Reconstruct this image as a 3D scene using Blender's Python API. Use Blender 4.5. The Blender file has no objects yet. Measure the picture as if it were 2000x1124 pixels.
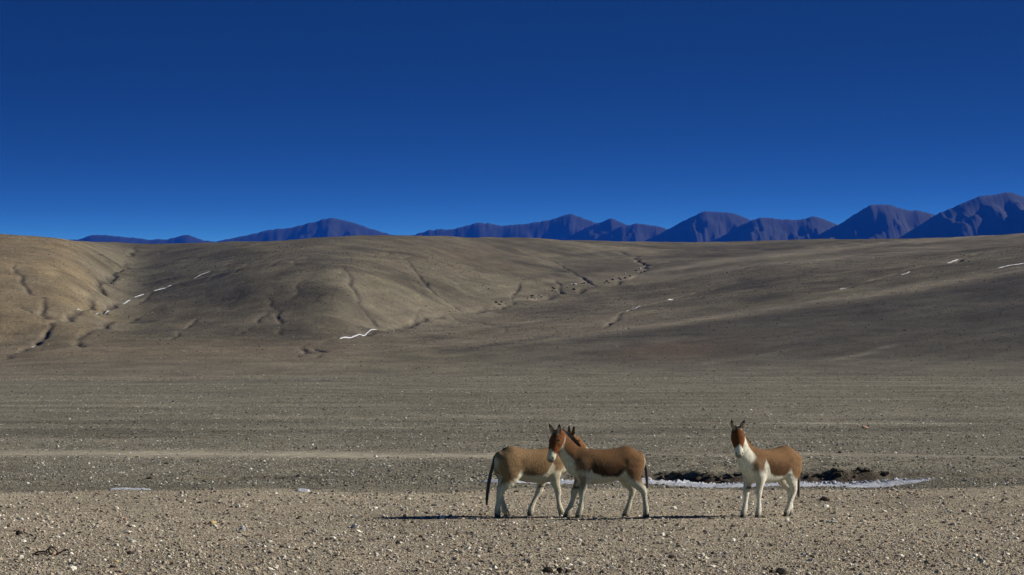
import bpy, math, numpy as np
from mathutils import Vector, Matrix
R = math.radians
rng = np.random.default_rng(7)
sc = bpy.context.scene
col = sc.collection

# ------------------------------------------------------------------ camera, sky, sun, exposure
CAM_H, FPX, HZ = 3.0, 6250.0, 700.0           # eye height (m), focal length in photo pixels, eye-level row
cam_d = bpy.data.cameras.new('camera'); cam = bpy.data.objects.new('camera', cam_d); col.objects.link(cam)
cam_d.sensor_width = 36.0; cam_d.lens = 36.0 * FPX / 2000.0
cam_d.clip_start = 0.5; cam_d.clip_end = 60000
cam.location = (0, 0, CAM_H)
cam.rotation_euler = (R(90) + math.atan((HZ - 562.0) / FPX), 0, 0)
sc.camera = cam

SUN_EL, SUN_AZ = R(26.5), R(9.0)              # azimuth: from +X (right) turned towards +Y (away)
sun_vec = Vector((math.cos(SUN_EL) * math.cos(SUN_AZ), math.cos(SUN_EL) * math.sin(SUN_AZ), math.sin(SUN_EL)))
sl = bpy.data.lights.new('sun', 'SUN'); sl.energy = 5.0; sl.angle = R(0.5); sl.color = (1.0, 0.93, 0.82)
so = bpy.data.objects.new('sun', sl); col.objects.link(so)
so.rotation_euler = sun_vec.to_track_quat('Z', 'Y').to_euler(); so.location = (200, 40, 150)

w = bpy.data.worlds.new('World'); sc.world = w; w.use_nodes = True
nt = w.node_tree; nt.nodes.clear()
out = nt.nodes.new('ShaderNodeOutputWorld'); bg = nt.nodes.new('ShaderNodeBackground')
sky = nt.nodes.new('ShaderNodeTexSky'); sky.sky_type = 'NISHITA'; sky.sun_disc = False
sky.sun_elevation = SUN_EL; sky.sun_rotation = R(90) - SUN_AZ
sky.altitude = 4600; sky.air_density = 1.0; sky.dust_density = 0.0; sky.ozone_density = 4.0
tc = nt.nodes.new('ShaderNodeTexCoord'); sep = nt.nodes.new('ShaderNodeSeparateXYZ')
ma = nt.nodes.new('ShaderNodeMath'); ma.operation = 'MULTIPLY_ADD'; ma.inputs[1].default_value = 8.8; ma.inputs[2].default_value = -0.24
mx = nt.nodes.new('ShaderNodeMath'); mx.operation = 'MAXIMUM'; mx.inputs[1].default_value = 0.02
cmb = nt.nodes.new('ShaderNodeCombineXYZ'); nrm = nt.nodes.new('ShaderNodeVectorMath'); nrm.operation = 'NORMALIZE'
gam = nt.nodes.new('ShaderNodeGamma'); gam.inputs[1].default_value = 2.0
hs = nt.nodes.new('ShaderNodeHueSaturation'); hs.inputs['Saturation'].default_value = 1.0; hs.inputs['Value'].default_value = 0.225
tint = nt.nodes.new('ShaderNodeMix'); tint.data_type = 'RGBA'; tint.blend_type = 'MULTIPLY'; tint.inputs[0].default_value = 1.0; tint.inputs[7].default_value = (1.2, 1.5, 1.08, 1)
L = nt.links.new
L(tc.outputs['Generated'], sep.inputs[0]); L(sep.outputs['Z'], ma.inputs[0]); L(ma.outputs[0], mx.inputs[0])
L(sep.outputs['X'], cmb.inputs['X']); L(sep.outputs['Y'], cmb.inputs['Y']); L(mx.outputs[0], cmb.inputs['Z'])
L(cmb.outputs[0], nrm.inputs[0]); L(nrm.outputs[0], sky.inputs['Vector'])
L(sky.outputs[0], gam.inputs[0]); L(gam.outputs[0], hs.inputs['Color']); L(hs.outputs[0], tint.inputs[6]); L(tint.outputs[2], bg.inputs['Color']); bg.inputs['Strength'].default_value = 0.08
L(bg.outputs[0], out.inputs['Surface'])
sc.view_settings.view_transform = 'Standard'; sc.view_settings.look = 'None'
sc.view_settings.exposure = 0.62; sc.view_settings.gamma = 1.0; sc.view_settings.use_curve_mapping = False

# ------------------------------------------------------------------ helpers
def tag(o, label=None, cat=None, group=None, kind=None):
    if label: o['label'] = label
    if cat: o['category'] = cat
    if group: o['group'] = group
    if kind: o['kind'] = kind
    return o

def mesh_np(name, V, F, smooth=True, color=None):
    V = np.ascontiguousarray(V, dtype=np.float32); F = np.ascontiguousarray(F, dtype=np.int32)
    n = F.shape[1]; me = bpy.data.meshes.new(name)
    me.vertices.add(len(V)); me.vertices.foreach_set('co', V.ravel())
    me.loops.add(F.size); me.loops.foreach_set('vertex_index', F.ravel())
    me.polygons.add(len(F)); me.polygons.foreach_set('loop_start', np.arange(len(F), dtype=np.int32) * n)
    me.update(calc_edges=True)
    me.polygons.foreach_set('use_smooth', np.full(len(F), bool(smooth)))
    if color is not None:
        a = me.color_attributes.new('Col', 'FLOAT_COLOR', 'POINT')
        c = np.ones((len(V), 4), np.float32); c[:, :color.shape[1]] = color; a.data.foreach_set('color', c.ravel())
    me.validate()
    return me

def link(name, me, mat=None, parent=None):
    o = bpy.data.objects.new(name, me); col.objects.link(o)
    if mat is not None: me.materials.append(mat)
    if parent is not None: o.parent = parent
    return o

def hash2(ix, iy, seed):
    h = (ix.astype(np.int64) * 374761393 + iy.astype(np.int64) * 668265263 + seed * 982451653) & 0x7fffffff
    h = ((h ^ (h >> 13)) * 1274126177) & 0x7fffffff
    return ((h ^ (h >> 16)) & 0xffff) / 65535.0
def vnoise(x, y, seed=0):                       # gradient-like smooth value noise in -1..1
    ix = np.floor(x); iy = np.floor(y); fx = x - ix; fy = y - iy
    ix = ix.astype(np.int64); iy = iy.astype(np.int64)
    u = fx * fx * fx * (fx * (fx * 6 - 15) + 10); v = fy * fy * fy * (fy * (fy * 6 - 15) + 10)
    a = hash2(ix, iy, seed); b = hash2(ix + 1, iy, seed); c = hash2(ix, iy + 1, seed); d = hash2(ix + 1, iy + 1, seed)
    return 2 * ((a * (1 - u) + b * u) * (1 - v) + (c * (1 - u) + d * u) * v) - 1
def fbm(x, y, seed=0, octv=4, gain=0.5):
    s = np.zeros_like(x, dtype=np.float64); a = 1.0; t = 0
    for i in range(octv):
        s += a * vnoise(x * 2 ** i + 17.3 * i, y * 2 ** i - 9.1 * i, seed + i); t += a; a *= gain
    return s / t
def sstep(a, b, x):
    t = np.clip((x - a) / (b - a), 0, 1); return t * t * (3 - 2 * t)

def newmat(name):
    m = bpy.data.materials.new(name); m.use_nodes = True
    return m, m.node_tree, m.node_tree.nodes, m.node_tree.links.new, m.node_tree.nodes['Principled BSDF']
def ramp(n, pts):
    r = n.new('ShaderNodeValToRGB'); e = r.color_ramp.elements
    while len(e) < len(pts): e.new(.5)
    for i, (p, c) in enumerate(pts):
        e[i].position = p; e[i].color = (c, c, c, 1) if np.isscalar(c) else tuple(c) + (1,)
    return r
def mulcol(n, l, a, b, fac=1.0):
    m = n.new('ShaderNodeMix'); m.data_type = 'RGBA'; m.blend_type = 'MULTIPLY'; m.inputs[0].default_value = fac
    l(a, m.inputs[6]); l(b, m.inputs[7]); return m.outputs[2]

def noise_node(n, l, scale, detail, rough=.6, vec=None, stretch=None):
    q = n.new('ShaderNodeTexNoise'); q.inputs['Scale'].default_value = scale; q.inputs['Detail'].default_value = detail; q.inputs['Roughness'].default_value = rough
    if stretch is not None:
        mp = n.new('ShaderNodeMapping'); mp.inputs['Scale'].default_value = stretch; l(vec, mp.inputs['Vector']); vec = mp.outputs[0]
    if vec is not None: l(vec, q.inputs['Vector'])
    return q

# ------------------------------------------------------------------ terrain height
UU = np.array([-700, -300, 0, 130, 250, 400, 520, 650, 800, 950, 1100, 1250, 1400, 1550, 1700, 1850, 2000, 2300, 2700], float)
#              rows (photo pixels) and distances (m) of six lines that run across the slopes
FY = np.array([
 [738]*19,
 [722, 718, 712, 708, 707, 706, 703, 699, 690, 674, 655, 639, 621, 601, 580, 556, 527, 470, 430],
 [690, 680, 668, 655, 662, 676, 672, 656, 640, 617, 590, 568, 560, 545, 537, 512, 495, 440, 405],
 [600, 580, 560, 566, 592, 592, 572, 540, 545, 552, 545, 532, 512, 502, 495, 490, 478, 430, 398],
 [512, 502, 494, 501, 526, 517, 506, 498, 498, 505, 509, 510, 498, 491, 486, 480, 473, 428, 397],
 [464, 464, 464, 468, 481, 481, 478, 471, 467, 468, 473, 477, 476, 473, 470, 467, 462, 420, 393]], float)
FD = np.array([
 [430]*19,
 [500, 500, 500, 500, 500, 500, 505, 510, 540, 575, 610, 640, 665, 685, 705, 720, 735, 750, 760],
 [580, 580, 585, 590, 600, 590, 600, 620, 680, 760, 850, 900, 880, 850, 840, 850, 860, 880, 900],
 [670, 670, 680, 690, 760, 720, 705, 720, 790, 880, 960, 1000, 1010, 1000, 1000, 1010, 1020, 1040, 1060],
 [770, 770, 780, 800, 930, 870, 830, 830, 900, 1000, 1080, 1120, 1140, 1150, 1150, 1160, 1170, 1190, 1200],
 [940, 940, 950, 990, 1180, 1120, 1060, 1030, 1080, 1170, 1280, 1330, 1340, 1340, 1340, 1340, 1340, 1350, 1360]], float)
ug = np.arange(-700, 2701, 10.0)
def smooth_curve(v):
    g = np.interp(ug, UU, v); k = np.hanning(17); k /= k.sum()
    return np.convolve(np.pad(g, 8, 'edge'), k, 'valid')
FYs = [smooth_curve(v) for v in FY]; FDs = [smooth_curve(v) for v in FD]

def pchip(kn_d, kn_z, d):
    K = len(kn_d); h = [kn_d[i + 1] - kn_d[i] for i in range(K - 1)]
    s = [(kn_z[i + 1] - kn_z[i]) / h[i] for i in range(K - 1)]
    m = [s[0]]
    for i in range(1, K - 1):
        w1 = 2 * h[i] + h[i - 1]; w2 = h[i] + 2 * h[i - 1]
        ok = s[i - 1] * s[i] > 0
        den = np.where(ok, w1 / np.where(ok, s[i - 1], 1) + w2 / np.where(ok, s[i], 1), 1)
        m.append(np.where(ok, (w1 + w2) / den, 0))
    m.append(s[-1])
    z = np.array(kn_z[0] + s[0] * (d - kn_d[0]), dtype=float)
    for i in range(K - 1):
        k = (d >= kn_d[i]) & ((d < kn_d[i + 1]) if i < K - 2 else np.ones_like(d, bool))
        t = np.clip((d - kn_d[i]) / h[i], 0, 1); t2 = t * t; t3 = t2 * t
        v = (2 * t3 - 3 * t2 + 1) * kn_z[i] + (t3 - 2 * t2 + t) * h[i] * m[i] + (-2 * t3 + 3 * t2) * kn_z[i + 1] + (t3 - t2) * h[i] * m[i + 1]
        z = np.where(k, v, z)
    return z

def base_z(x, d):
    u = np.clip(1000 + FPX * x / np.maximum(d, 30.0), -700, 2700)
    kd = [np.interp(u, ug, f) for f in FDs]; ky = [np.interp(u, ug, f) for f in FYs]
    kz = [CAM_H + (HZ - ky[i]) / FPX * kd[i] for i in range(6)]
    kd2 = [np.full_like(u, 150.0)] + kd + [kd[5] + 300, np.full_like(u, 5000.0), np.full_like(u, 21000.0)]
    kz2 = [np.zeros_like(u)] + kz + [kz[5] - 8, np.full_like(u, 25.0), np.full_like(u, 20.0)]
    z = pchip(kd2, kz2, d)
    return np.where(d < 150, 0.0, z)

_pc = {}
def at(u, y, base=base_z):                      # photo pixel -> place on the slopes
    if y > 742:
        d = FPX * CAM_H / (y - HZ); return np.array([(u - 1000) / FPX * d, d])
    d = np.arange(150, 1500, 1.0); x = (u - 1000) / FPX * d
    yy = HZ - FPX * (base(x, d) - CAM_H) / d
    i = np.argmax(yy <= y) if (yy <= y).any() else len(d) - 1
    return np.array([x[i], d[i]])

# gullies: photo polyline, depth (m), width (m), broad depth, broad width
GUL = [
 ([(0, 700), (25, 688), (60, 662), (100, 628), (160, 600), (230, 584), (300, 562), (360, 538), (410, 524), (450, 505)], 1.0, 1.6, 2.5, 16),
 ([(160, 600), (172, 575), (190, 548), (215, 528), (245, 510), (255, 492), (262, 478)], 1.7, 2.0, 5.0, 17),
 ([(92, 628), (86, 600), (78, 578), (50, 555), (40, 530), (20, 505)], .6, 1.3, 1.0, 7),
 ([(85, 615), (60, 598), (25, 590)], .5, .8, .3, 4),
 ([(163, 680), (148, 660), (175, 642), (230, 618), (290, 600)], .9, 1.5, .6, 8),
 ([(600, 690), (640, 660), (700, 652), (745, 642), (800, 628), (860, 612), (905, 604), (960, 594), (1030, 584), (1090, 574), (1160, 556), (1200, 547), (1250, 534), (1300, 510)], 1.2, 2.0, 2.0, 18),
 ([(905, 602), (890, 588), (860, 572), (835, 552), (815, 530), (790, 500)], 1.0, 1.2, .9, 9),
 ([(740, 640), (722, 615), (700, 585), (690, 555), (670, 520)], .7, 1.2, .7, 9),
 ([(545, 655), (550, 630), (540, 600), (505, 570)], .45, 1.2, .5, 8),
 ([(460, 655), (500, 630), (530, 600)], .4, 1.2, .3, 8),
 ([(330, 665), (360, 640), (400, 610)], .4, 1.1, .3, 7),
 ([(1165, 556), (1130, 535), (1080, 510), (1020, 492), (960, 482)], .9, 1.2, .8, 10),
 ([(1250, 534), (1262, 518), (1240, 503), (1200, 490)], 1.4, 1.6, 1.0, 10),
 ([(1000, 585), (1005, 565), (1020, 545)], .6, 1.0, .4, 6),
 ([(1100, 572), (1092, 556), (1085, 540)], 1.0, 1.3, .6, 6),
 ([(1170, 640), (1190, 625), (1225, 607), (1280, 590), (1325, 577), (1400, 560), (1480, 540)], .7, 1.2, .8, 10),
 ([(1640, 570), (1680, 557), (1730, 540), (1770, 530), (1860, 512), (1890, 502), (1960, 480)], 1.0, 1.6, 1.4, 12),
 ([(580, 700), (600, 682), (585, 676)], .6, 1.2, .5, 8), ([(625, 700), (632, 685), (610, 676)], .5, 1.1, .3, 7),
]
GW = [([at(*p) for p in g[0]],) + g[1:] for g in GUL]

def gully_field(x, d):
    jit = fbm(x / 9.0, d / 14.0, 41, 3) * 2.2 + fbm(x / 2.6, d / 4.0, 43, 2) * .7
    for pts, dp, wd, bdp, bw in GW:
        P = np.array(pts); lo = P.min(0) - 3 * bw; hi = P.max(0) + 3 * bw
        k = np.flatnonzero((x > lo[0]) & (x < hi[0]) & (d > lo[1]) & (d < hi[1]))
        if not len(k): continue
        px = x[k] + jit[k] * min(1, wd / 2.0); pd = d[k]
        best = np.full(px.shape, 1e9); tt = np.zeros_like(px); n = len(P) - 1
        for i in range(n):
            A = P[i]; B = P[i + 1]; ab = B - A
            t = np.clip(((px - A[0]) * ab[0] + (pd - A[1]) * ab[1]) / (ab @ ab), 0, 1)
            q = np.hypot(px - A[0] - t * ab[0], (pd - A[1] - t * ab[1]))
            m = q < best; best = np.where(m, q, best); tt = np.where(m, (i + t) / n, tt)
        fade = sstep(0, .08, tt) * sstep(0, .25, 1 - tt) * .9 + .1
        brk = np.clip(.75 + .9 * vnoise(tt * n * 2.3 + 5 * dp, tt * 0 + wd, 47), .15, 1.25)   # uneven along its length
        yield k, best, fade * brk, dp, wd, bdp, bw
def carve(x, d, z):
    for k, best, fade, dp, wd, bdp, bw in gully_field(x, d):
        z[k] -= fade * (dp * .46 * np.exp(-(best / (wd * .5)) ** 2) + bdp * .36 * np.exp(-(best / bw)))
    return z

BANK_Y = lambda x: 81.0 + 0.10 * (x - 4) + 0.5 * np.sin(x * .7) + 0.25 * np.sin(x * 1.9 + 1)   # foot of the far bank of the ditch
def ditch_amt(x): return (.3 * sstep(-1.5, 1.5, x) + .7 * sstep(2.6, 4.6, x)) * (1 - .8 * sstep(8.8, 10.6, x)) + .22 * np.exp(-((x + 7.5) / 4.0) ** 2) + .10
def terrain(x, y, fine=True):
    x = np.asarray(x, float); d = np.asarray(y, float)
    z = base_z(x, d); z = carve(x, d, z)
    hill = sstep(430, 640, d) * (1 - sstep(1500, 3000, d))
    wx = x + 6 * fbm(x / 30, d / 45, 13, 2)
    rill = 1 - np.abs(vnoise(wx / 9.0, d / 55.0, 15)); rill2 = 1 - np.abs(vnoise(wx / 4.0 + 3, d / 24.0, 16))
    z += hill * (fbm(x / 42, d / 70, 3, 4) * 1.1 + fbm(x / 7.0, d / 11.0, 9, 4) * .20)
    z -= hill * sstep(1150, 800, 1000 + FPX * x / np.maximum(d, 30)) * (rill ** 8 * .34 * np.maximum(0, .25 + fbm(x / 50, d / 60, 18, 2)) + rill2 ** 6 * .045)
    pl = sstep(90, 200, d) * (1 - sstep(500, 700, d))
    z += pl * (fbm(x / 30, d / 30, 21, 3) * .10)
    # stream ditch behind the animals: a shallow bed and a low crumbling far bank
    by = BANK_Y(x); s = d - by
    amt = ditch_amt(x)
    lip = sstep(-8.0, -5.0, s) * (1 - sstep(-.15, .45, s + .35 * fbm(x * 1.3, d * .6, 55, 3)))
    z -= .13 * amt * lip
    bank = sstep(-.15, .45, s + .35 * fbm(x * 1.3, d * .6, 55, 3)) * (1 - sstep(3, 26, s))
    z += bank * amt * (.125 + .09 * fbm(x * 1.6, d * .8, 57, 3))
    z += np.where(d < 74, 1, 0) * 0.02 * fbm(x / 1.8, d / 2.5, 33, 3) * sstep(6, 20, np.abs(d - 60.5) * 4)
    z += sstep(70, 76, d) * (1 - sstep(150, 300, d)) * .05 * fbm(x / 2.2, d / 4.0, 35, 3)
    return z

# ------------------------------------------------------------------ ground colour
def C(*c): return np.array(c)
# soil and gravel colours (albedo), mixed by place and by patches with shapes of their own
c_fore, c_plain, c_track = C(.326, .284, .210), C(.158, .147, .111), C(.350, .322, .250)
c_hill, c_sand, c_dark, c_red, c_green = C(.112, .100, .069), C(.205, .158, .092), C(.074, .069, .054), C(.102, .069, .045), C(.086, .084, .066)
def mixc(a, b, t): return a * (1 - t[:, None]) + b * t[:, None]
PALE, DARK = C(.205, .182, .136), C(.058, .053, .042)
LINES = [([(1040, 664), (1300, 634), (1500, 604), (1700, 577), (2000, 523)], 6, .75, PALE), ([(1180, 550), (1400, 512), (1600, 490), (1720, 476), (1860, 466), (2000, 458)], 4.5, .75, PALE),
 ([(1200, 563), (1400, 528), (1560, 510), (1700, 497)], 4, .5, PALE), ([(640, 697), (860, 672), (1100, 656)], 6, .4, PALE), ([(1080, 674), (1300, 648), (1500, 619), (1700, 592), (2000, 540)], 8, .6, DARK),
 ([(1340, 716), (1450, 699), (1560, 680)], 3.5, .6, PALE), ([(1590, 708), (1680, 693), (1770, 668)], 3.5, .65, PALE), ([(1370, 712), (1500, 688), (1620, 663), (1750, 645), (1920, 622)], 6, .7, DARK),
 ([(1640, 690), (1760, 664), (1900, 640), (2000, 610)], 7, .5, DARK), ([(820, 694), (960, 676), (1120, 652)], 4, .7, DARK), ([(1400, 560), (1520, 535), (1700, 520)], 9, .45, DARK), ([(1300, 495), (1450, 483), (1600, 476)], 5, .5, DARK),
 ([(600, 505), (700, 485), (860, 480), (1000, 492)], 9, .4, DARK), ([(1300, 600), (1450, 585), (1600, 570)], 10, .4, DARK), ([(1050, 640), (1120, 632), (1175, 634)], 5, .5, PALE)]
def ground_col(x, d, z):
    u = 1000 + FPX * x / np.maximum(d, 20.0)
    yp = HZ - FPX * (z - CAM_H) / np.maximum(d, 20.0)
    ld = np.log(np.maximum(d, 10))
    st1 = fbm(x / (8 + d * .10), ld * 26, 61, 4); st2 = fbm(x / (3 + d * .02), ld * 60, 67, 3)
    colr = np.repeat(c_fore[None, :], len(x), 0)
    colr = mixc(colr, c_plain * 1.08, sstep(-8.4, -6.2, d - BANK_Y(x) + 2.2 * fbm(x / 2.5, d / 3.0, 65, 4)) * .95)
    colr = mixc(colr, c_plain, sstep(95, 140, d))
    tr = np.exp(-((d - (99.0 + .35 * np.sin(x / 5) - .12 * x)) / (3.4 - 1.6 * sstep(-4, 6, x))) ** 2)
    colr = mixc(colr, c_track, tr * (.55 + .3 * sstep(8, -8, x) + .25 * st2))
    tr2 = np.exp(-((d - (131 + .5 * x * .1 + 2 * np.sin(x / 11))) / 5.5) ** 2)
    colr = mixc(colr, c_plain * .74, np.clip(tr2 * (.8 + .5 * st1), 0, 1))
    tr3 = np.exp(-((d - (147 + .4 * np.sin(x / 9))) / 1.1) ** 2) * sstep(2, 12, x)
    colr = mixc(colr, c_track, tr3 * .5)
    plain = sstep(100, 130, d) * (1 - sstep(480, 640, d))
    colr *= (1 + plain * (.34 * st1 + .18 * st2))[:, None]
    colr = mixc(colr, C(.21, .18, .13), np.exp(-((yp - 741 + 6 * (u / 1000)) / 3.0) ** 2) * sstep(700, 200, u) * (d > 350) * .8)
    h = sstep(400, 560, d)
    hn = fbm(x / 38, d / 75, 71, 4); hn2 = fbm(x / 12, d / 30, 77, 4)
    ch = np.repeat(c_hill[None, :], len(x), 0) * (1 + .36 * hn + .30 * hn2 + .14 * fbm(x / 3.0, d / 7.0, 79, 3))[:, None]
    lefth = sstep(255, 150, u + 40 * hn2 + .9 * (590 - yp) * .5 * (yp < 590)) * sstep(720, 650, yp)
    ch = mixc(ch, c_sand * (1 + .2 * hn2)[:, None], lefth * np.clip(.72 + .5 * hn, 0, 1))
    ch = mixc(ch, c_green, np.clip(sstep(230, 300, u) * sstep(520, 430, u) * sstep(620, 560, yp) * (.7 + .5 * hn2), 0, 1) * .8)
    toe = sstep(650, 690, yp) * sstep(760, 700, u)
    ch = mixc(ch, C(.170, .140, .096) * (1 + .12 * hn2)[:, None], toe * .75)
    tong = sstep(600, 760, u) * sstep(1500, 1150, u) * sstep(560, 610, yp) * sstep(700, 660, yp)
    ch = mixc(ch, C(.150, .131, .097) * (1 + .2 * hn2)[:, None], tong * .6)
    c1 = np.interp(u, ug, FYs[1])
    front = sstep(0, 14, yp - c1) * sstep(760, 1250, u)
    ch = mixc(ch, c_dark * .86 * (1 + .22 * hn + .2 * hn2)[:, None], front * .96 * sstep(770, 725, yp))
    band = np.exp(-((yp - c1 + 1) / 5.0) ** 2) * sstep(1080, 1300, u)
    ch = mixc(ch, C(.165, .145, .108), band * (.55 + .4 * hn2))
    c4 = 548 - (u - 1200) * .098
    band2 = np.exp(-((yp - c4) / 4.0) ** 2) * sstep(1150, 1300, u)
    ch = mixc(ch, C(.155, .138, .106), np.clip(band2 * (.6 + .6 * hn2), 0, 1))
    redp = np.exp(-((u - 1310) / 130) ** 2 - ((yp - 688 - (1310 - u) * .09) / 22) ** 2)
    ch = mixc(ch, c_red, np.clip(redp * (.75 + .5 * hn2), 0, 1) * .8)
    redt = np.exp(-((u - 880) / 130) ** 2 - ((yp - 505) / 28) ** 2)
    ch = mixc(ch, c_red * 1.1, np.clip(redt * (.4 + .7 * hn2), 0, 1) * .6)
    sl = fbm(u / 260 + 3, (yp - c1) / 8.5, 87, 4, .6); sl2 = fbm(u / 90, (yp - c1) / 3.5, 88, 3, .6)
    ch = ch * (1 + (.30 * sl + .16 * sl2) * sstep(600, 1100, u + .5 * (yp - 600)))[:, None]
    drk = sstep(.12, .5, fbm(x / 20, d / 26, 83, 4)) * sstep(730, 560, yp)
    ch = ch * (1 - .30 * drk)[:, None]
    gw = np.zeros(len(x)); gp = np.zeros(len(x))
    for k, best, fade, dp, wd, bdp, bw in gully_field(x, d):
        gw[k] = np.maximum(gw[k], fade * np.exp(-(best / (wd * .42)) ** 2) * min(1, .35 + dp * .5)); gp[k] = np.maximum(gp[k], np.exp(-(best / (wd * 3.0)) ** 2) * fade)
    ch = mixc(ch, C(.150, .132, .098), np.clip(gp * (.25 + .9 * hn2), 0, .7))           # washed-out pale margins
    ch = mixc(ch, C(.050, .046, .036), np.clip(gw * (.75 + .8 * hn2), 0, .9))           # dark line along the cuts, their shade put into the colour
    for pl, wv, amp, cc in LINES:
        P = np.array(pl, float); yl = np.interp(u, P[:, 0], P[:, 1]); en = sstep(P[0, 0] - 10, P[0, 0] + 60, u) * sstep(P[-1, 0] + 10, P[-1, 0] - 60, u) if P[-1, 0] < 1990 else sstep(P[0, 0] - 10, P[0, 0] + 60, u)
        wob_ = fbm(u / 70, u * 0 + wv, 91, 3) * 2.5
        ch = mixc(ch, cc, np.clip(np.exp(-((yp - yl + wob_) / wv) ** 2) * en * amp * (.85 + .8 * sl2), 0, 1))
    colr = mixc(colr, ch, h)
    colr = np.clip(colr, .02, .8)
    sb = d - BANK_Y(x); colr = mixc(colr, C(.062, .050, .036), sstep(-.5, -.05, sb) * (1 - sstep(.25, .6, sb + .3 * st2)) * np.clip(ditch_amt(x) * 1.1 - .15, 0, 1))  # dark soil on the bank face, with its shade worked into the colour
    return np.clip(colr, .02, .8)

# ------------------------------------------------------------------ ground sheet
yv = np.concatenate([np.array([-260, -120, -50, -15, 5, 15, 22, 27]),
     FPX * CAM_H / np.linspace(590, 262, 120), FPX * CAM_H / np.linspace(261, 225, 90), FPX * CAM_H / np.linspace(224, 44, 190),
     np.arange(432, 1000, 1.5), np.arange(1000, 1420, 3.0), np.array([1450, 1500, 1600, 1800, 2200, 2800, 3600, 5000, 7000, 10000, 14000, 18000, 20800])])
inner = np.linspace(-1, 1, 1051)
outer = np.array([1.03, 1.08, 1.15, 1.25, 1.4, 1.6, 1.9, 2.3, 2.9, 3.6])
sv = np.concatenate([-outer[::-1], inner, outer])
Wd = .195 * (np.maximum(yv, 5) + 14)
X = sv[None, :] * Wd[:, None]; Y = np.repeat(yv[:, None], len(sv), 1)
NR, NC = X.shape
Z = terrain(X.ravel(), Y.ravel()).reshape(X.shape)
V = np.stack([X, Y, Z], -1).reshape(-1, 3)
idx = np.arange(NR * NC).reshape(NR, NC)
F = np.stack([idx[:-1, :-1], idx[:-1, 1:], idx[1:, 1:], idx[1:, :-1]], -1).reshape(-1, 4)
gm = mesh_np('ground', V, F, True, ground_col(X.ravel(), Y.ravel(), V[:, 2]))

m_ground, t_, n_, l_, b_ = newmat('gravel_ground')
at_ = n_.new('ShaderNodeAttribute'); at_.attribute_name = 'Col'
geo = n_.new('ShaderNodeTexCoord')
ov = geo.outputs['Object']
n1 = noise_node(n_, l_, 14, 4, .7, ov); r1 = ramp(n_, [(.28, .5), (.5, 1.0), (.74, 1.5)]); l_(n1.outputs[0], r1.inputs[0])
n2 = noise_node(n_, l_, 1.6, 4, .7, ov); r2 = ramp(n_, [(.25, .58), (.5, 1.0), (.75, 1.45)]); l_(n2.outputs[0], r2.inputs[0])
n3 = noise_node(n_, l_, .16, 5, .62, ov, (1, .6, 1)); r3 = ramp(n_, [(.28, .70), (.5, 1.0), (.72, 1.3)]); l_(n3.outputs[0], r3.inputs[0])
c = mulcol(n_, l_, at_.outputs['Color'], r1.outputs[0]); c = mulcol(n_, l_, c, r2.outputs[0]); c = mulcol(n_, l_, c, r3.outputs[0])
l_(c, b_.inputs['Base Color']); b_.inputs['Roughness'].default_value = .95; b_.inputs['Specular IOR Level'].default_value = .15
nb = noise_node(n_, l_, 9, 6, .75, ov); bp = n_.new('ShaderNodeBump'); bp.inputs['Strength'].default_value = .9; bp.inputs['Distance'].default_value = .05
nb2 = noise_node(n_, l_, .7, 6, .75, ov); bp2 = n_.new('ShaderNodeBump'); bp2.inputs['Strength'].default_value = .75; bp2.inputs['Distance'].default_value = .45
l_(nb2.outputs[0], bp2.inputs['Height']); l_(bp2.outputs[0], bp.inputs['Normal'])
l_(nb.outputs[0], bp.inputs['Height']); l_(bp.outputs[0], b_.inputs['Normal'])
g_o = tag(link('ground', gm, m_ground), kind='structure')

# ------------------------------------------------------------------ far mountains
m_mtn, t_, n_, l_, b_ = newmat('mountain_rock')
tcn = n_.new('ShaderNodeTexCoord'); q = noise_node(n_, l_, .004, 8, .65, tcn.outputs['Object'])
rr = ramp(n_, [(.3, (.014, .016, .016)), (.55, (.024, .025, .024)), (.75, (.045, .043, .038))]); l_(q.outputs[0], rr.inputs[0]); l_(rr.outputs[0], b_.inputs['Base Color'])
b_.inputs['Roughness'].default_value = 1.0
MTN = [
 (19000, 500, [(-200, 470), (-60, 462), (60, 470), (150, 468), (180, 458), (240, 462), (290, 468), (330, 467), (365, 458), (400, 470), (470, 478), (520, 485)]),
 (17500, 600, [(340, 490), (425, 470), (480, 460), (520, 450), (570, 445), (610, 434), (645, 425), (690, 434), (720, 446), (760, 457), (800, 464), (850, 480), (900, 492)]),
 (18200, 600, [(720, 482), (795, 462), (840, 449), (890, 447), (935, 434), (985, 441), (1020, 438), (1070, 430), (1115, 417), (1150, 430), (1175, 440), (1230, 462), (1290, 485)]),
 (16500, 500, [(1050, 486), (1110, 462), (1150, 442), (1195, 426), (1225, 440), (1250, 450), (1290, 470), (1350, 490)]),
 (15500, 500, [(1130, 490), (1180, 456), (1215, 442), (1245, 436), (1275, 440), (1305, 448), (1350, 470), (1400, 492)]),
 (15000, 700, [(1190, 492), (1270, 466), (1310, 445), (1345, 426), (1377, 412), (1410, 414), (1440, 418), (1465, 430), (1520, 462), (1580, 490)]),
 (14000, 600, [(1330, 494), (1410, 462), (1450, 438), (1485, 424), (1520, 428), (1560, 429), (1590, 423), (1612, 428), (1640, 440), (1700, 468), (1760, 492)]),
 (13000, 700, [(1500, 496), (1590, 464), (1640, 437), (1680, 412), (1700, 400), (1740, 400), (1775, 411), (1795, 410), (1830, 421), (1890, 452), (1960, 490)]),
 (12000, 900, [(1700, 497), (1780, 450), (1830, 418), (1880, 397), (1915, 382), (1945, 380), (1970, 374), (2000, 384), (2060, 400), (2120, 392), (2200, 410), (2320, 440), (2460, 490)]),
]
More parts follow.
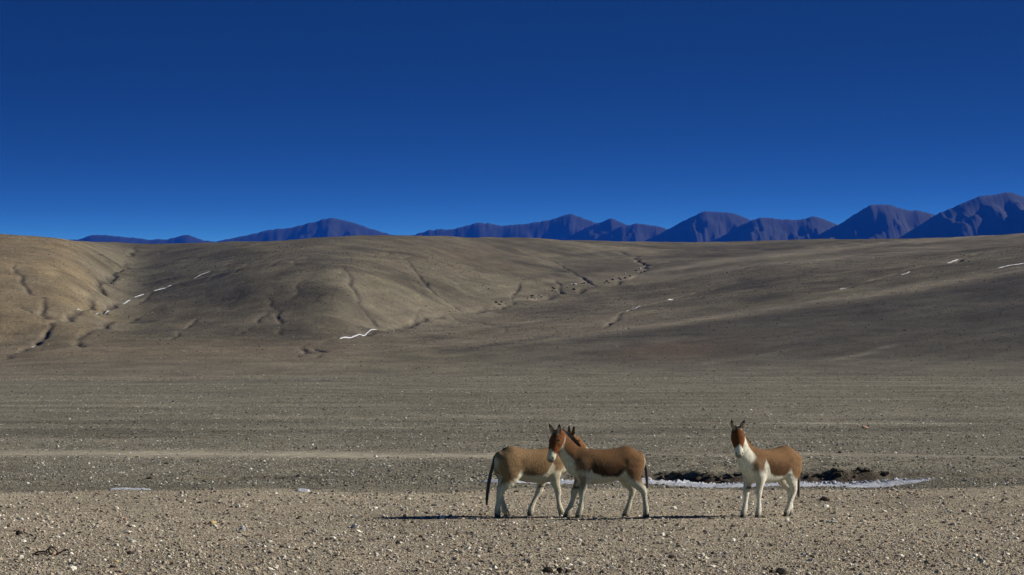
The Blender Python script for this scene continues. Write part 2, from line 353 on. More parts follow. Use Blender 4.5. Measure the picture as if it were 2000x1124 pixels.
def ridged(x, y, seed, octv=5):
    s_ = 0; a_ = 1.0; t_s = 0
    for i_ in range(octv): s_ = s_ + a_ * (1 - 2 * np.abs(vnoise(x * 2 ** i_ + 31 * i_, y * 2 ** i_ - 7 * i_, seed + i_))); t_s += a_; a_ *= .5
    return s_ / t_s
for i, (D, hw, prof) in enumerate(MTN):
    P = np.array(prof, float); n = 330; m = 110
    us = np.linspace(P[0, 0], P[-1, 0], n); k_ = np.hanning(9); k_ /= k_.sum()
    ys = np.convolve(np.pad(np.interp(us, P[:, 0], P[:, 1]), 4, 'edge'), k_, 'valid')
    xs = (us - 1000) / FPX * D; crest = CAM_H + (HZ - ys) / FPX * D
    jag = fbm(us / 9.0, us * 0 + i, 200 + i, 4) * 1.6 / FPX * D
    vs = np.linspace(-1.1, 1.0, m); XX = np.repeat(xs[None], m, 0); VV = np.repeat(vs[:, None], n, 1)
    a = np.abs(VV); S_ = D * .022
    fall = np.maximum(0, 1 - a) ** 1.1
    # spurs run down and sideways from the crest
    warp = fbm(XX / S_ * .8, VV * 2.2, 320 + i, 3) * .6
    sp = ridged(XX / S_ * .55 + VV * 1.3 * np.sign(fbm(XX / S_ * .25, VV * 0, 330 + i, 1)) + warp, VV * 2.6 + warp + i * 5, 310 + i, 5)
    zz = 15 + (crest[None] - 15) * (fall + .15 * np.sin(np.clip(a, 0, 1) * math.pi) ** .8 * (sp - .35) * sstep(0, .12, a)) + jag[None] * np.exp(-(a / .05) ** 2)
    zz += (fbm(XX / (S_ * .16), VV * 9, 340 + i, 4) * .045 * (crest[None] - 15)) * sstep(.01, .1, a)
    YY = D + VV * hw * 2.4
    zz = np.where(a >= 1, -8, zz)
    V = np.stack([XX, YY, zz], -1).reshape(-1, 3); idx = np.arange(n * m).reshape(m, n)
    F = np.stack([idx[:-1, :-1], idx[:-1, 1:], idx[1:, 1:], idx[1:, :-1]], -1).reshape(-1, 4)
    tag(link('mountain', mesh_np('mountain', V, F, True), m_mtn), kind='structure')

# ------------------------------------------------------------------ haze
hz_me = bpy.data.meshes.new('haze')
lo, hi = (-21000, -320, -10.0), (21000, 21300, 700)
vv = [(x_, y_, z_) for x_ in (lo[0], hi[0]) for y_ in (lo[1], hi[1]) for z_ in (lo[2], hi[2])]
hz_me.from_pydata(vv, [], [(0, 1, 3, 2), (4, 6, 7, 5), (0, 4, 5, 1), (2, 3, 7, 6), (0, 2, 6, 4), (1, 5, 7, 3)])
mh = bpy.data.materials.new('haze_air'); mh.use_nodes = True; mh.node_tree.nodes.clear()
ho = mh.node_tree.nodes.new('ShaderNodeOutputMaterial'); pv = mh.node_tree.nodes.new('ShaderNodeVolumePrincipled')
pv.inputs['Density'].default_value = 5.2e-5; pv.inputs['Color'].default_value = (.009, .088, .54, 1)
mh.node_tree.links.new(pv.outputs[0], ho.inputs['Volume'])
haze = tag(link('haze', hz_me, mh), kind='stuff')

# ------------------------------------------------------------------ kiangs (one continuous body each, grown from a distance field)
def seg_eval(P, A, B):
    pa, ra0, rb0, la = A; pb, ra1, rb1, lb = B
    ab = pb - pa; L2 = ab @ ab; t = np.clip(((P - pa) @ ab) / L2, 0, 1)
    c = P - pa - t[:, None] * ab; ax = ab / math.sqrt(L2)
    lat = la[None] * (1 - t[:, None]) + lb[None] * t[:, None]
    lat = lat - (lat @ ax)[:, None] * ax; lat /= np.linalg.norm(lat, axis=1, keepdims=True)
    ra = ra0 + (ra1 - ra0) * t; rb = rb0 + (rb1 - rb0) * t
    a = np.einsum('ij,ij->i', c, lat); al = c @ ax
    up = np.cross(np.broadcast_to(ax, lat.shape), lat); b = np.einsum('ij,ij->i', c, up)
    mr = np.minimum(ra, rb)
    q = np.sqrt((a / ra) ** 2 + (b / rb) ** 2 + (al / mr) ** 2)
    return (q - 1) * mr, t, a / ra, b / rb
def torso_eval(P, c_):
    kx_ = np.array([n[0][0] for n in c_]); x0 = np.clip(P[:, 0], kx_[0], kx_[-1])
    def sp(v):
        v = np.array(v); xx = np.linspace(kx_[0], kx_[-1], 200); m_ = np.gradient(v, kx_); i = np.clip(np.searchsorted(kx_, xx) - 1, 0, len(kx_) - 2)
        h = kx_[i + 1] - kx_[i]; t = (xx - kx_[i]) / h
        f = (2*t**3-3*t**2+1)*v[i] + (t**3-2*t**2+t)*h*m_[i] + (-2*t**3+3*t**2)*v[i+1] + (t**3-t**2)*h*m_[i+1]
        return np.interp(x0, xx, f)
    zc = sp([n[0][2] for n in c_]); ra = sp([n[1] for n in c_]); rb = sp([n[2] for n in c_]); al = P[:, 0] - x0; mr = np.minimum(ra, rb)
    a = P[:, 1] / ra; b = (P[:, 2] - zc) / rb
    return (np.sqrt(a * a + b * b + (al / mr) ** 2) - 1) * mr, (x0 - kx_[0]) / (kx_[-1] - kx_[0]), a, b
def resample(c_, k):
    if k == 1: return c_
    M = np.array([np.r_[n[0], n[1], n[2], n[3]] for n in c_]); n = len(M); o = []
    for i in range(n - 1):
        p0 = M[max(i - 1, 0)]; p1 = M[i]; p2 = M[i + 1]; p3 = M[min(i + 2, n - 1)]
        for j in range(k):
            t = j / k; o.append(.5 * (2 * p1 + (p2 - p0) * t + (2 * p0 - 5 * p1 + 4 * p2 - p3) * t * t + (3 * p1 - p0 - 3 * p2 + p3) * t ** 3))
    o.append(M[-1])
    return [(v[:3].copy(), v[3], v[4], v[5:8] / np.linalg.norm(v[5:8])) for v in o]
def smin(a, b, k):
    h = np.clip(.5 + .5 * (b - a) / k, 0, 1); return b * (1 - h) + a * h - k * h * (1 - h)
def node(p, ra, rb, lat=(0, 1, 0)): return (np.array(p, float), ra, rb, np.array(lat, float))

def surface_nets(Fv, org, hs_):
    ins = Fv < 0; nx, ny, nz = Fv.shape
    cs = np.zeros((nx - 1, ny - 1, nz - 1), np.int8)
    for i in (0, 1):
        for j in (0, 1):
            for k in (0, 1): cs += ins[i:nx - 1 + i, j:ny - 1 + j, k:nz - 1 + k]
    act = (cs > 0) & (cs < 8); ci = np.argwhere(act); ids = -np.ones(act.shape, np.int64); ids[act] = np.arange(len(ci))
    acc = np.zeros((len(ci), 3)); cnt = np.zeros(len(ci))
    crn = [(i, j, k) for i in (0, 1) for j in (0, 1) for k in (0, 1)]
    for p in range(8):
        for q_ in range(p + 1, 8):
            A = np.array(crn[p]); B = np.array(crn[q_])
            if np.abs(A - B).sum() != 1: continue
            fa = Fv[ci[:, 0] + A[0], ci[:, 1] + A[1], ci[:, 2] + A[2]]; fb = Fv[ci[:, 0] + B[0], ci[:, 1] + B[1], ci[:, 2] + B[2]]
            mk = (fa < 0) != (fb < 0); t = np.where(mk, fa / np.where(mk, fa - fb, 1), 0)
            acc += np.where(mk[:, None], A + t[:, None] * (B - A), 0); cnt += mk
    V = (ci + acc / cnt[:, None]) * hs_ + org
    faces = []
    for ax in range(3):
        sl0 = [slice(None)] * 3; sl1 = [slice(None)] * 3; sl0[ax] = slice(0, -1); sl1[ax] = slice(1, None)
        a = ins[tuple(sl0)]; b = ins[tuple(sl1)]; e = np.argwhere(a != b)
        o1, o2 = [(1, 2), (2, 0), (0, 1)][ax]
        e = e[(e[:, o1] > 0) & (e[:, o2] > 0)]
        dirn = a[e[:, 0], e[:, 1], e[:, 2]]
        def cid(d1, d2):
            c = e.copy(); c[:, o1] -= d1; c[:, o2] -= d2; return ids[c[:, 0], c[:, 1], c[:, 2]]
        Q = np.stack([cid(1, 1), cid(0, 1), cid(0, 0), cid(1, 0)], 1)
        faces.append(np.where(dirn[:, None], Q, Q[:, ::-1]))
    return V, np.concatenate(faces)

m_coat, t_, n_, l_, b_ = newmat('kiang_coat')
a_ = n_.new('ShaderNodeAttribute'); a_.attribute_name = 'Col'; tcn = n_.new('ShaderNodeTexCoord')
q1 = noise_node(n_, l_, 26, 5, .7, tcn.outputs['Object'], (1.6, 1.6, .55)); r1 = ramp(n_, [(.28, .60), (.5, 1.0), (.72, 1.38)]); l_(q1.outputs[0], r1.inputs[0])
c = mulcol(n_, l_, a_.outputs['Color'], r1.outputs[0]); l_(c, b_.inputs['Base Color'])
b_.inputs['Roughness'].default_value = .9; b_.inputs['Specular IOR Level'].default_value = .08
q2 = noise_node(n_, l_, 60, 4, .7, tcn.outputs['Object'], (1.5, 1.5, .5)); bp = n_.new('ShaderNodeBump'); bp.inputs['Strength'].default_value = .8; bp.inputs['Distance'].default_value = .02
l_(q2.outputs[0], bp.inputs['Height']); l_(bp.outputs[0], b_.inputs['Normal'])
def plainmat(name, c, rough=.8, spec=.3, var=.35, scale=20):
    m, t, n, l, b = newmat(name); tcx = n.new('ShaderNodeTexCoord'); q = noise_node(n, l, scale, 4, .6, tcx.outputs['Object'])
    r = ramp(n, [(.25, tuple(v * (1 - var) for v in c)), (.75, tuple(v * (1 + var) for v in c))]); l(q.outputs[0], r.inputs[0]); l(r.outputs[0], b.inputs['Base Color'])
    b.inputs['Roughness'].default_value = rough; b.inputs['Specular IOR Level'].default_value = spec
    return m
m_mane = plainmat('dark_hair', (.022, .019, .018), .55, .5); m_hoof = plainmat('hoof_horn', (.06, .05, .04), .6, .3)
m_eye = plainmat('eye_gloss', (.012, .008, .006), .35, .3); m_tail = plainmat('tail_hair', (.036, .025, .018), .6, .4)

def kiang(loc, rot, legs, poll, head_dir, tail_end, coat, label, mane_n=420, mane_h=1.0, ear_pose=(.25, .25), shade=1.0):
    rz = Matrix.Rotation(rot, 3, 'Z'); inv = np.array(rz.inverted())
    hd = inv @ np.array(head_dir, float); hd /= np.linalg.norm(hd)
    poll = np.array(poll, float); Y_ = np.array([0, 1.0, 0])
    hw = np.cross([0, 0, 1.0], hd); hw /= np.linalg.norm(hw)          # head's own left
    hv = np.cross(hd, hw)                                             # forehead normal
    ch = {}
    ch['torso'] = [node((-.665, 0, 1.03), .155, .215), node((-.50, 0, 1.045), .235, .284), node((-.22, 0, .985), .262, .312),
                   node((.06, 0, .955), .278, .322), node((.30, 0, .965), .250, .330), node((.45, 0, .995), .205, .305), node((.575, 0, 1.00), .150, .215)]
    nb_ = np.array([.53, 0, 1.06]); nk = []
    end = poll - hd * .02 - hv * .05
    for t, ra, rb in ((0, .150, .215), (.3, .122, .190), (.6, .100, .165), (.85, .084, .135), (1, .080, .120)):
        p = nb_ * (1 - t) + end * t; p = p + np.array([.03, 0, -.02]) * math.sin(t * math.pi)
        lt = Y_ * (1 - t * t) + hw * t * t; nk.append((p, ra, rb, lt / np.linalg.norm(lt)))
    ch['neck'] = nk
    H = lambda u_, v_, w_=0: poll + hd * u_ + hv * v_ + hw * w_
    ch['head'] = [node(H(0, -.055), .088, .088, hw), node(H(.10, -.058), .118, .116, hw), node(H(.19, -.062), .113, .124, hw), node(H(.30, -.055), .086, .098, hw),
                  node(H(.40, -.045), .064, .074, hw), node(H(.475, -.045), .072, .072, hw), node(H(.515, -.052), .058, .054, hw)]
    for s, nm in ((1, 'earL'), (-1, 'earR')):
        e = -hd * .55 + hv * .75 + np.array([0, 0, .55]); e = e / np.linalg.norm(e) + hw * s * ear_pose[0 if s > 0 else 1]; e /= np.linalg.norm(e)
        b0 = H(-.015, .012, s * .066)
        ch[nm] = [node(b0, .030, .024, hw), node(b0 + e * .055, .047, .028, hw), node(b0 + e * .115, .039, .021, hw), node(b0 + e * .175, .012, .010, hw)]
    hoofs = []
    for s, fx, hx in ((1, legs[0], legs[2]), (-1, legs[1], legs[3])):
        sn = 'L' if s > 0 else 'R'
        fz = lambda z, pw=1.0: max(0, min(1, (.86 - z) / .80)) ** pw * (fx - .455)
        def fn(x0, y0, z0, ra, rb): return node((x0 + fz(z0), s * y0, z0), ra, rb)
        ch['fore' + sn] = [fn(.44, .125, 1.02, .115, .17), fn(.40, .150, .82, .092, .125), fn(.385, .150, .70, .074, .095), fn(.405, .140, .58, .060, .072),
                           fn(.430, .132, .47, .056, .063), fn(.420, .130, .39, .040, .045), fn(.422, .130, .28, .034, .040), fn(.430, .130, .165, .044, .052), fn(.448, .130, .10, .044, .050), fn(.458, .130, .062, .050, .056)]
        hoofs.append((.462 + fz(.03), s * .130, 'fore'))
        hz_ = lambda z: max(0, min(1, (.92 - z) / .88)) ** 1.25 * (hx + .585)
        def hn_(x0, y0, z0, ra, rb): return node((x0 + hz_(z0), s * y0, z0), ra, rb)
        ch['hind' + sn] = [hn_(-.55, .105, 1.08, .140, .215), hn_(-.50, .140, .88, .122, .215), hn_(-.50, .150, .74, .094, .160), hn_(-.575, .145, .62, .068, .098),
                           hn_(-.650, .135, .51, .052, .066), hn_(-.657, .132, .42, .040, .050), hn_(-.635, .130, .29, .035, .042), hn_(-.620, .130, .165, .045, .052), hn_(-.598, .130, .10, .044, .048), hn_(-.586, .130, .062, .050, .055)]
        hoofs.append((-.582 + hz_(.03), s * .130, 'hind'))
    for nm in ch:
        if nm in ('neck', 'head') or nm[:4] in ('fore', 'hind'): ch[nm] = resample(ch[nm], 2)
    hs_ = .0125
    allp = np.array([n[0] for c_ in ch.values() for n in c_])
    org = allp.min(0) - .36; org[2] = .02; top = allp.max(0) + .36
    dim = np.ceil((top - org) / hs_).astype(int)
    Fv = np.full(dim, 1.0, np.float32)
    def sub(pad, A, B):
        lo_ = np.minimum(A[0], B[0]) - pad; hi_ = np.maximum(A[0], B[0]) + pad
        a = np.clip(np.floor((lo_ - org) / hs_).astype(int), 0, dim - 1); b = np.clip(np.ceil((hi_ - org) / hs_).astype(int) + 1, 1, dim)
        return a, b
    K = {'torso': .05, 'neck': .05, 'head': .03, 'earL': .012, 'earR': .012}
    for nm, c_ in ch.items():
        kin = K.get(nm, .022)
        kx = {'neck': .09, 'head': .035, 'earL': .018, 'earR': .018, 'torso': .03}.get(nm, .055)
        D = {}
        R_ = max(max(n[1], n[2]) for n in c_) + .09
        los = []; his = []
        for A, B in zip(c_[:-1], c_[1:]):
            a, b = sub(R_, A, B); los.append(a); his.append(b)
        a = np.min(los, 0); b = np.max(his, 0)
        def grid_pts(a, b):
            g = [org[i] + hs_ * np.arange(a[i], b[i]) for i in range(3)]
            return np.stack(np.meshgrid(*g, indexing='ij'), -1).reshape(-1, 3)
        s_ = tuple(slice(a[i], b[i]) for i in range(3))
        if nm == 'torso': acc = torso_eval(grid_pts(a, b), c_)[0].reshape(b - a)
        else:
            acc = np.full(b - a, .5)
            for A, B in zip(c_[:-1], c_[1:]):
                a2, b2 = sub(max(A[1], A[2], B[1], B[2]) + .065, A, B); dd = seg_eval(grid_pts(a2, b2), A, B)[0].reshape(b2 - a2)
                s2 = tuple(slice(max(0, a2[i] - a[i]), b2[i] - a[i]) for i in range(3)); acc[s2] = smin(acc[s2], dd, kin)
        Fv[s_] = smin(Fv[s_], acc, kx)
    def dent(p, r, k=.012):
        p = np.asarray(p, float)
        a = np.clip(np.floor((p - r * 1.6 - k - org) / hs_).astype(int), 0, dim - 1); b = np.clip(np.ceil((p + r * 1.6 + k - org) / hs_).astype(int) + 1, 1, dim)
        g = [org[i] + hs_ * np.arange(a[i], b[i]) for i in range(3)]; P = np.stack(np.meshgrid(*g, indexing='ij'), -1)
        s_ = tuple(slice(a[i], b[i]) for i in range(3)); Fv[s_] = -smin(-Fv[s_], np.linalg.norm(P - p, axis=-1) - r, k)
    for s in (1, -1):
        dent((-.33, s * .372, 1.06), .105, .06)
        dent(H(.27, -.02, s * .150), .055, .03)
        dent(H(.500, -.012, s * .045), .017); dent(H(.135, .000, s * .126), .020)
    V, F = surface_nets(Fv, org, hs_)
    # relax once
    E = np.concatenate([F[:, [0, 1]], F[:, [1, 2]], F[:, [2, 3]], F[:, [3, 0]]]); 
    for _ in range(2):
        s_ = np.zeros_like(V); n_e = np.zeros(len(V))
        for a_i, b_i in ((0, 1), (1, 0)):
            for j in range(3): s_[:, j] += np.bincount(E[:, a_i], V[E[:, b_i], j], len(V))
            n_e += np.bincount(E[:, a_i], minlength=len(V))
        V = V * .5 + .5 * s_ / n_e[:, None]
    # ---- coat pattern, by body part
    best = {}
    for nm, c_ in ch.items():
        bd = np.full(len(V), 9.0); tt = np.zeros(len(V)); aa = np.zeros(len(V)); bb = np.zeros(len(V))
        for i, (A, B) in enumerate(zip(c_[:-1], c_[1:])):
            dd, t, a, b = seg_eval(V, A, B) if nm != 'torso' else torso_eval(V, c_); m = dd < bd
            bd = np.where(m, dd, bd); tt = np.where(m, (i + t) / (len(c_) - 1), tt); aa = np.where(m, a, aa); bb = np.where(m, b, bb)
        best[nm] = (bd, tt, aa, bb)
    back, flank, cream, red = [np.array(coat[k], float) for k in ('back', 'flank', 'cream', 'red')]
    black = np.array((.018, .014, .012))
    X_, Yy, Z_ = V[:, 0], V[:, 1], V[:, 2]
    wob = .022 * fbm(X_ * 9, Z_ * 9 + Yy * 4, 5, 3); wob2 = fbm(X_ * 5, Z_ * 5 + Yy * 3, 15, 3)
    def mc(a, b, t): t = np.clip(t, 0, 1)[:, None]; return a * (1 - t) + b * t
    full = lambda c_: np.repeat(np.array(c_)[None], len(V), 0)
    # torso
    line = np.interp(X_, [-.85, -.60, -.46, -.40, -.34, -.26, -.10, .08, .19, .26, .31, .36, .42, .52, .62, .7], [.66, .66, .70, .85, .85, .79, .755, .765, .81, .97 - coat['wedge'], 1.09 - 1.4 * coat['wedge'], 1.00 - coat['wedge'], .88, .88, 1.02, 1.12])
    up = sstep(-.034, .040, Z_ + 1.6 * wob - line)
    brown = mc(full(back), flank, sstep(1.20, .92, Z_ + .05 * wob2) * sstep(.36, .24, X_) * sstep(-.42, -.26, X_) * .85)  # darker flank: chestnut coat plus some body shading put into the colour
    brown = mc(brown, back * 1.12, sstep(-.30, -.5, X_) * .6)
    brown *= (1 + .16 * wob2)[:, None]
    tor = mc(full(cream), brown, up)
    tor = mc(tor, cream, sstep(-.745, -.80, X_) * sstep(1.22, 1.05, Z_) * .6)
    tor = mc(tor, black * 1.3, sstep(.034, .016, np.abs(Yy)) * sstep(1.2, 1.25, Z_) * sstep(.5, .4, X_))
    # neck: pale throat and breast, brown above
    _, tn, an, bn = best['neck']
    nbw = sstep(-.05, .22, bn + 4 * wob + coat['neck'] - .30 * (1 - tn))
    neckc = mc(full(cream), mc(full(back), red, tn * .8) * (1 + .15 * wob2)[:, None], nbw)
    # head
    _, th, ah, bh = best['head']; uh = (V - poll) @ hd; vh = (V - poll) @ hv; wh = (V - poll) @ hw
    headc = full(red) * (1 + .25 * wob2)[:, None]
    headc = mc(headc, red * .55, sstep(.05, .13, uh) * sstep(.30, .2, uh) * sstep(.05, .0, np.abs(wh)) * .3)
    headc = mc(headc, cream, sstep(-.105, -.135, vh) * sstep(.33, .2, uh) + sstep(.345, .395, uh + .5 * wob + .03 - .75 * np.abs(wh)))
    headc = mc(headc, np.array((.10, .085, .07)), sstep(.490, .535, uh - .3 * (vh + .05)) * .8)
    headc = mc(headc, cream * .8, np.exp(-(((uh - .135) / .03) ** 2 + ((vh + .0) / .03) ** 2)) * (np.abs(wh) > .05) * .18)
    headc = mc(headc, black, np.exp(-(((uh - .498) / .022) ** 2 + ((vh + .012) / .022) ** 2 + ((np.abs(wh) - .050) / .03) ** 2)) * 1.1)
    headc = mc(headc, black, sstep(.012, .002, np.abs(vh + .085)) * sstep(.46, .49, uh) * .5)
    headc = mc(headc, black * 2, sstep(-.02, -.05, uh) * sstep(.045, .02, np.abs(wh)) * .9)
    parts = {'torso': tor, 'neck': neckc, 'head': headc}
    for nm in ('earL', 'earR'):
        _, te, ae, be = best[nm]; ec = full(red * .9)
        inner_ = sstep(.2, .7, ((V - ch[nm][0][0]) @ (hd * .5 + hv * .6)) / .03)
        ec = mc(ec, np.array((.34, .27, .19)), inner_ * .75)
        ec = mc(ec, black, sstep(.62, .80, te) + sstep(.7, .95, np.abs(ae)) * .7)
        parts[nm] = ec
    for nm in ('foreL', 'foreR', 'hindL', 'hindR'):
        _, tl, al, bl = best[nm]; out_ = al * (1 if nm.endswith('L') else -1)
        lc = full(cream) * (1 + .10 * wob2)[:, None]
        if nm.startswith('fore'):
            lc = mc(lc, back, sstep(.80, .93, Z_ + wob) * .95)
            lc = mc(lc, back * 1.1, sstep(.38, .62, Z_) * sstep(.9, .74, Z_) * sstep(.1, .7, bl + .3 * out_) * coat['legtan'])
            lc = mc(lc, black * 1.5, np.exp(-((Z_ - .56) / .03) ** 2) * sstep(-.5, -.9, out_) * .9)
        else:
            zl = np.interp(X_, [-.85, -.7, -.55, -.42, -.34], [.60, .62, .66, .76, .92])
            lc = mc(lc, mc(brown, back, np.full(len(V), .4)), sstep(-.05, .07, Z_ + wob - zl) * sstep(-.6, .1, out_ + (Z_ > .95)))
            lc = mc(lc, cream, sstep(-.745, -.80, X_) * sstep(1.22, 1.05, Z_) * .6)
        lc = mc(lc, np.array((.16, .125, .085)), sstep(.16, .07, Z_) * .55)
        parts[nm] = lc
    Wt = {nm: np.exp(-np.maximum(best[nm][0], -.02) / .012) for nm in parts}
    for nm in ('foreL', 'foreR', 'hindL', 'hindR'):
        Wt[nm] *= 1 - sstep(.86, .98, Z_) * (.75 if nm.startswith('fore') else .4)
    Wt['neck'] *= 1 - sstep(-.10, .03, uh) * sstep(-.22, -.12, vh); Wt['torso'] *= 1 - sstep(.45, .62, X_) * sstep(.95, 1.1, Z_)
    Wt['earL'] *= 3; Wt['earR'] *= 3
    tot = sum(Wt.values()) + 1e-20
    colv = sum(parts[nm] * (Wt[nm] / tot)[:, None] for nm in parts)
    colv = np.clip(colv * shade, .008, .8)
    # fur relief
    nv = fbm(X_ * 30 + Yy * 21, Z_ * 30 - Yy * 13, 25, 2) * .0022
    root = bpy.data.objects.new('kiang', None); col.objects.link(root); root.location = loc; root.rotation_euler = (0, 0, rot)
    root.empty_display_size = .2
    tag(root, label, 'kiang', 'kiangs standing on the gravel plain')
    ctr = V.mean(0); V2 = V + nv[:, None] * (V - ctr) / np.linalg.norm(V - ctr, axis=1, keepdims=True)
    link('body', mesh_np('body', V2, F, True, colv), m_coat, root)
    # hooves
    for hx, hy, kd in hoofs:
        n = 20; rings = []
        for z, r, ox in ((-.012, .060, .006), (.012, .059, .004), (.045, .053, -.004), (.078, .047, -.012)):
            a = np.arange(n) / n * 2 * math.pi
            rings.append(np.stack([hx + ox + r * 1.12 * np.cos(a), hy + r * .92 * np.sin(a), np.full(n, z)], 1))
        Vh = np.concatenate(rings + [np.array([[hx, hy, .08], [hx, hy, -.012]])]); Fh = []
        for k in range(3):
            for i in range(n): Fh.append((k * n + i, k * n + (i + 1) % n, (k + 1) * n + (i + 1) % n, (k + 1) * n + i))
        me = bpy.data.meshes.new('hoof')
        me.from_pydata([tuple(v) for v in Vh], [], Fh + [(3 * n + i, 3 * n + (i + 1) % n, 4 * n) for i in range(n)] + [((i + 1) % n, i, 4 * n + 1) for i in range(n)])
        for p_ in me.polygons: p_.use_smooth = True
        link('hoof', me, m_hoof, root)
    # eyes
    for s in (1, -1):
        a = np.linspace(0, math.pi, 9); b = np.arange(14) / 14 * 2 * math.pi
        A_, B_ = np.meshgrid(a, b, indexing='ij'); c0 = H(.135, .0, s * .104)
        Ve = c0 + .023 * (np.sin(A_)[..., None] * np.cos(B_)[..., None] * hd + np.sin(A_)[..., None] * np.sin(B_)[..., None] * hv + np.cos(A_)[..., None] * hw * s)
        I = np.arange(9 * 14).reshape(9, 14); J = np.roll(I, -1, 1)
        link('eye', mesh_np('eye', Ve.reshape(-1, 3), np.stack([I[:-1], J[:-1], J[1:], I[1:]], -1).reshape(-1, 4)), m_eye, root)
    # mane: short upright hair along the crest of the neck
    rg = np.random.default_rng(11); Vm = []; Fm = []
    crest = []
    for p, ra, rb, lt in nk: crest.append((p, rb, lt))
    def crest_at(t):
        f = t * (len(crest) - 1); i = min(int(f), len(crest) - 2); g = f - i
        p = crest[i][0] * (1 - g) + crest[i + 1][0] * g; rb = crest[i][1] * (1 - g) + crest[i + 1][1] * g; lt = crest[i][2] * (1 - g) + crest[i + 1][2] * g
        ax = crest[i + 1][0] - crest[i][0]; ax = ax / np.linalg.norm(ax); lt = lt - (lt @ ax) * ax; lt /= np.linalg.norm(lt)
        return p, rb, lt, ax, np.cross(ax, lt)
    for k in range(mane_n * 3):
        t = rg.uniform(.06, 1.03); p, rb, lt, ax, up_ = crest_at(min(t, 1.0)); p = p + ax * max(0, t - 1) * .5
        off = rg.normal(0, .013); hh = mane_h * (.055 + .035 * math.sin(min(1, max(0, t)) * math.pi)) * rg.uniform(.8, 1.15) * (0.45 + .55 * min(1, max(0., (t - .06)) / .25))
        b0 = p + up_ * (rb * .93) + lt * off; tip = b0 + up_ * (hh + rb * .07) + lt * (off * .6 + rg.normal(0, .006)) + ax * rg.normal(.004, .012)
        wv = ax * .011; wl = lt * .006; i0 = len(Vm)
        Vm += [b0 - wv - wl, b0 + wv - wl, b0 + wv * .6 + wl, tip + wv * .25, tip - wv * .25]
        Fm += [(i0, i0 + 1, i0 + 3, i0 + 4), (i0 + 1, i0 + 2, i0 + 4, i0 + 3), (i0 + 2, i0, i0 + 4, i0 + 4)]
    me = bpy.data.meshes.new('mane'); me.from_pydata([tuple(v) for v in Vm], [], [tuple(dict.fromkeys(f)) for f in Fm]); link('mane', me, m_mane, root)
    # tail: slim dock with a long dark tuft
    T0 = np.array([-.765, 0, 1.16]); T3 = np.array(tail_end, float); T1 = T0 + np.array([-.055, T3[1] * .2, -.14]); T2 = T3 + np.array([.0, -T3[1] * .3, .35])
    bez = lambda t: T0 * (1 - t) ** 3 + T1 * 3 * t * (1 - t) ** 2 + T2 * 3 * t * t * (1 - t) + T3 * t ** 3
    Vt = []; Ft = []; n = 10; M_ = 26
    for k in range(M_):
        t = k / (M_ - 1) ; p = bez(t); r = np.interp(t, [0, .15, .35, .6, .85, 1], [.044, .036, .033, .038, .026, .007])
        for i in range(n):
            a = i / n * 2 * math.pi; Vt.append(p + np.array([r * math.cos(a), r * .9 * math.sin(a), r * .25 * math.cos(a)]))
    for k in range(M_ - 1):
        for i in range(n): Ft.append((k * n + i, k * n + (i + 1) % n, (k + 1) * n + (i + 1) % n, (k + 1) * n + i))
    for k in range(260):
        t = rg.uniform(.25, .8); p = bez(t); r = .034; a = rg.uniform(0, 6.283); e = bez(min(1, t + rg.uniform(.18, .34)))
        o = np.array([math.cos(a), math.sin(a), 0]); s0 = p + o * r * .85; e0 = e + o * rg.uniform(.0, .030) + np.array([0, 0, -.02]); i0 = len(Vt)
        pp = np.array([-o[1], o[0], 0]) * .007
        Vt += [s0 - pp, s0 + pp, e0 + pp * .3, e0 - pp * .3]; Ft.append((i0, i0 + 1, i0 + 2, i0 + 3))
    me = bpy.data.meshes.new('tail'); me.from_pydata([tuple(v) for v in Vt], [], Ft)
    for p_ in me.polygons: p_.use_smooth = True
    link('tail', me, m_tail, root)
    return root

def gz(x_, y_): return float(terrain(np.array([x_]), np.array([y_]))[0])
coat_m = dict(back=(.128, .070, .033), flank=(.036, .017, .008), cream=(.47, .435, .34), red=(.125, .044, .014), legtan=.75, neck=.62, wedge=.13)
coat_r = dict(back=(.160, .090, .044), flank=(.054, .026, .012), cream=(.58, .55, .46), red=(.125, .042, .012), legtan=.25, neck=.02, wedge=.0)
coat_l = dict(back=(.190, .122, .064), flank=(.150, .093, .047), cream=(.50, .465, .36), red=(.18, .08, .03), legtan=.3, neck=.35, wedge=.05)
kiang((1.73, 60.5, gz(1.73, 60.5) - .0), R(195), (.53, .685, -.80, -.47), (.945, .06, 1.585), (-.14, -.19, -.5), (-.86, 0, .56), coat_m,
      'dark chestnut kiang in the pair, head turned over the paler one, black upright mane', ear_pose=(.28, .34))
kiang((.38, 60.75, gz(.38, 60.75)), R(26), (.02, .56, -.47, -.79), (.84, .0, 1.52), (.36, .20, -.34), (-.98, -.06, .25), coat_l,
      'sandy brown kiang in the pair, head hidden behind the darker one, long tail hanging out', ear_pose=(.2, .2), mane_h=.6)
kiang((4.86, 60.65, gz(4.86, 60.65)), R(222), (.43, .56, -.34, -.73), (.90, .055, 1.665), (.02, -.26, -.48), (-.82, 0, .36), coat_r,
      'lone kiang with white chest, standing apart from the pair before the snow strip', ear_pose=(.36, .36), mane_h=.5)

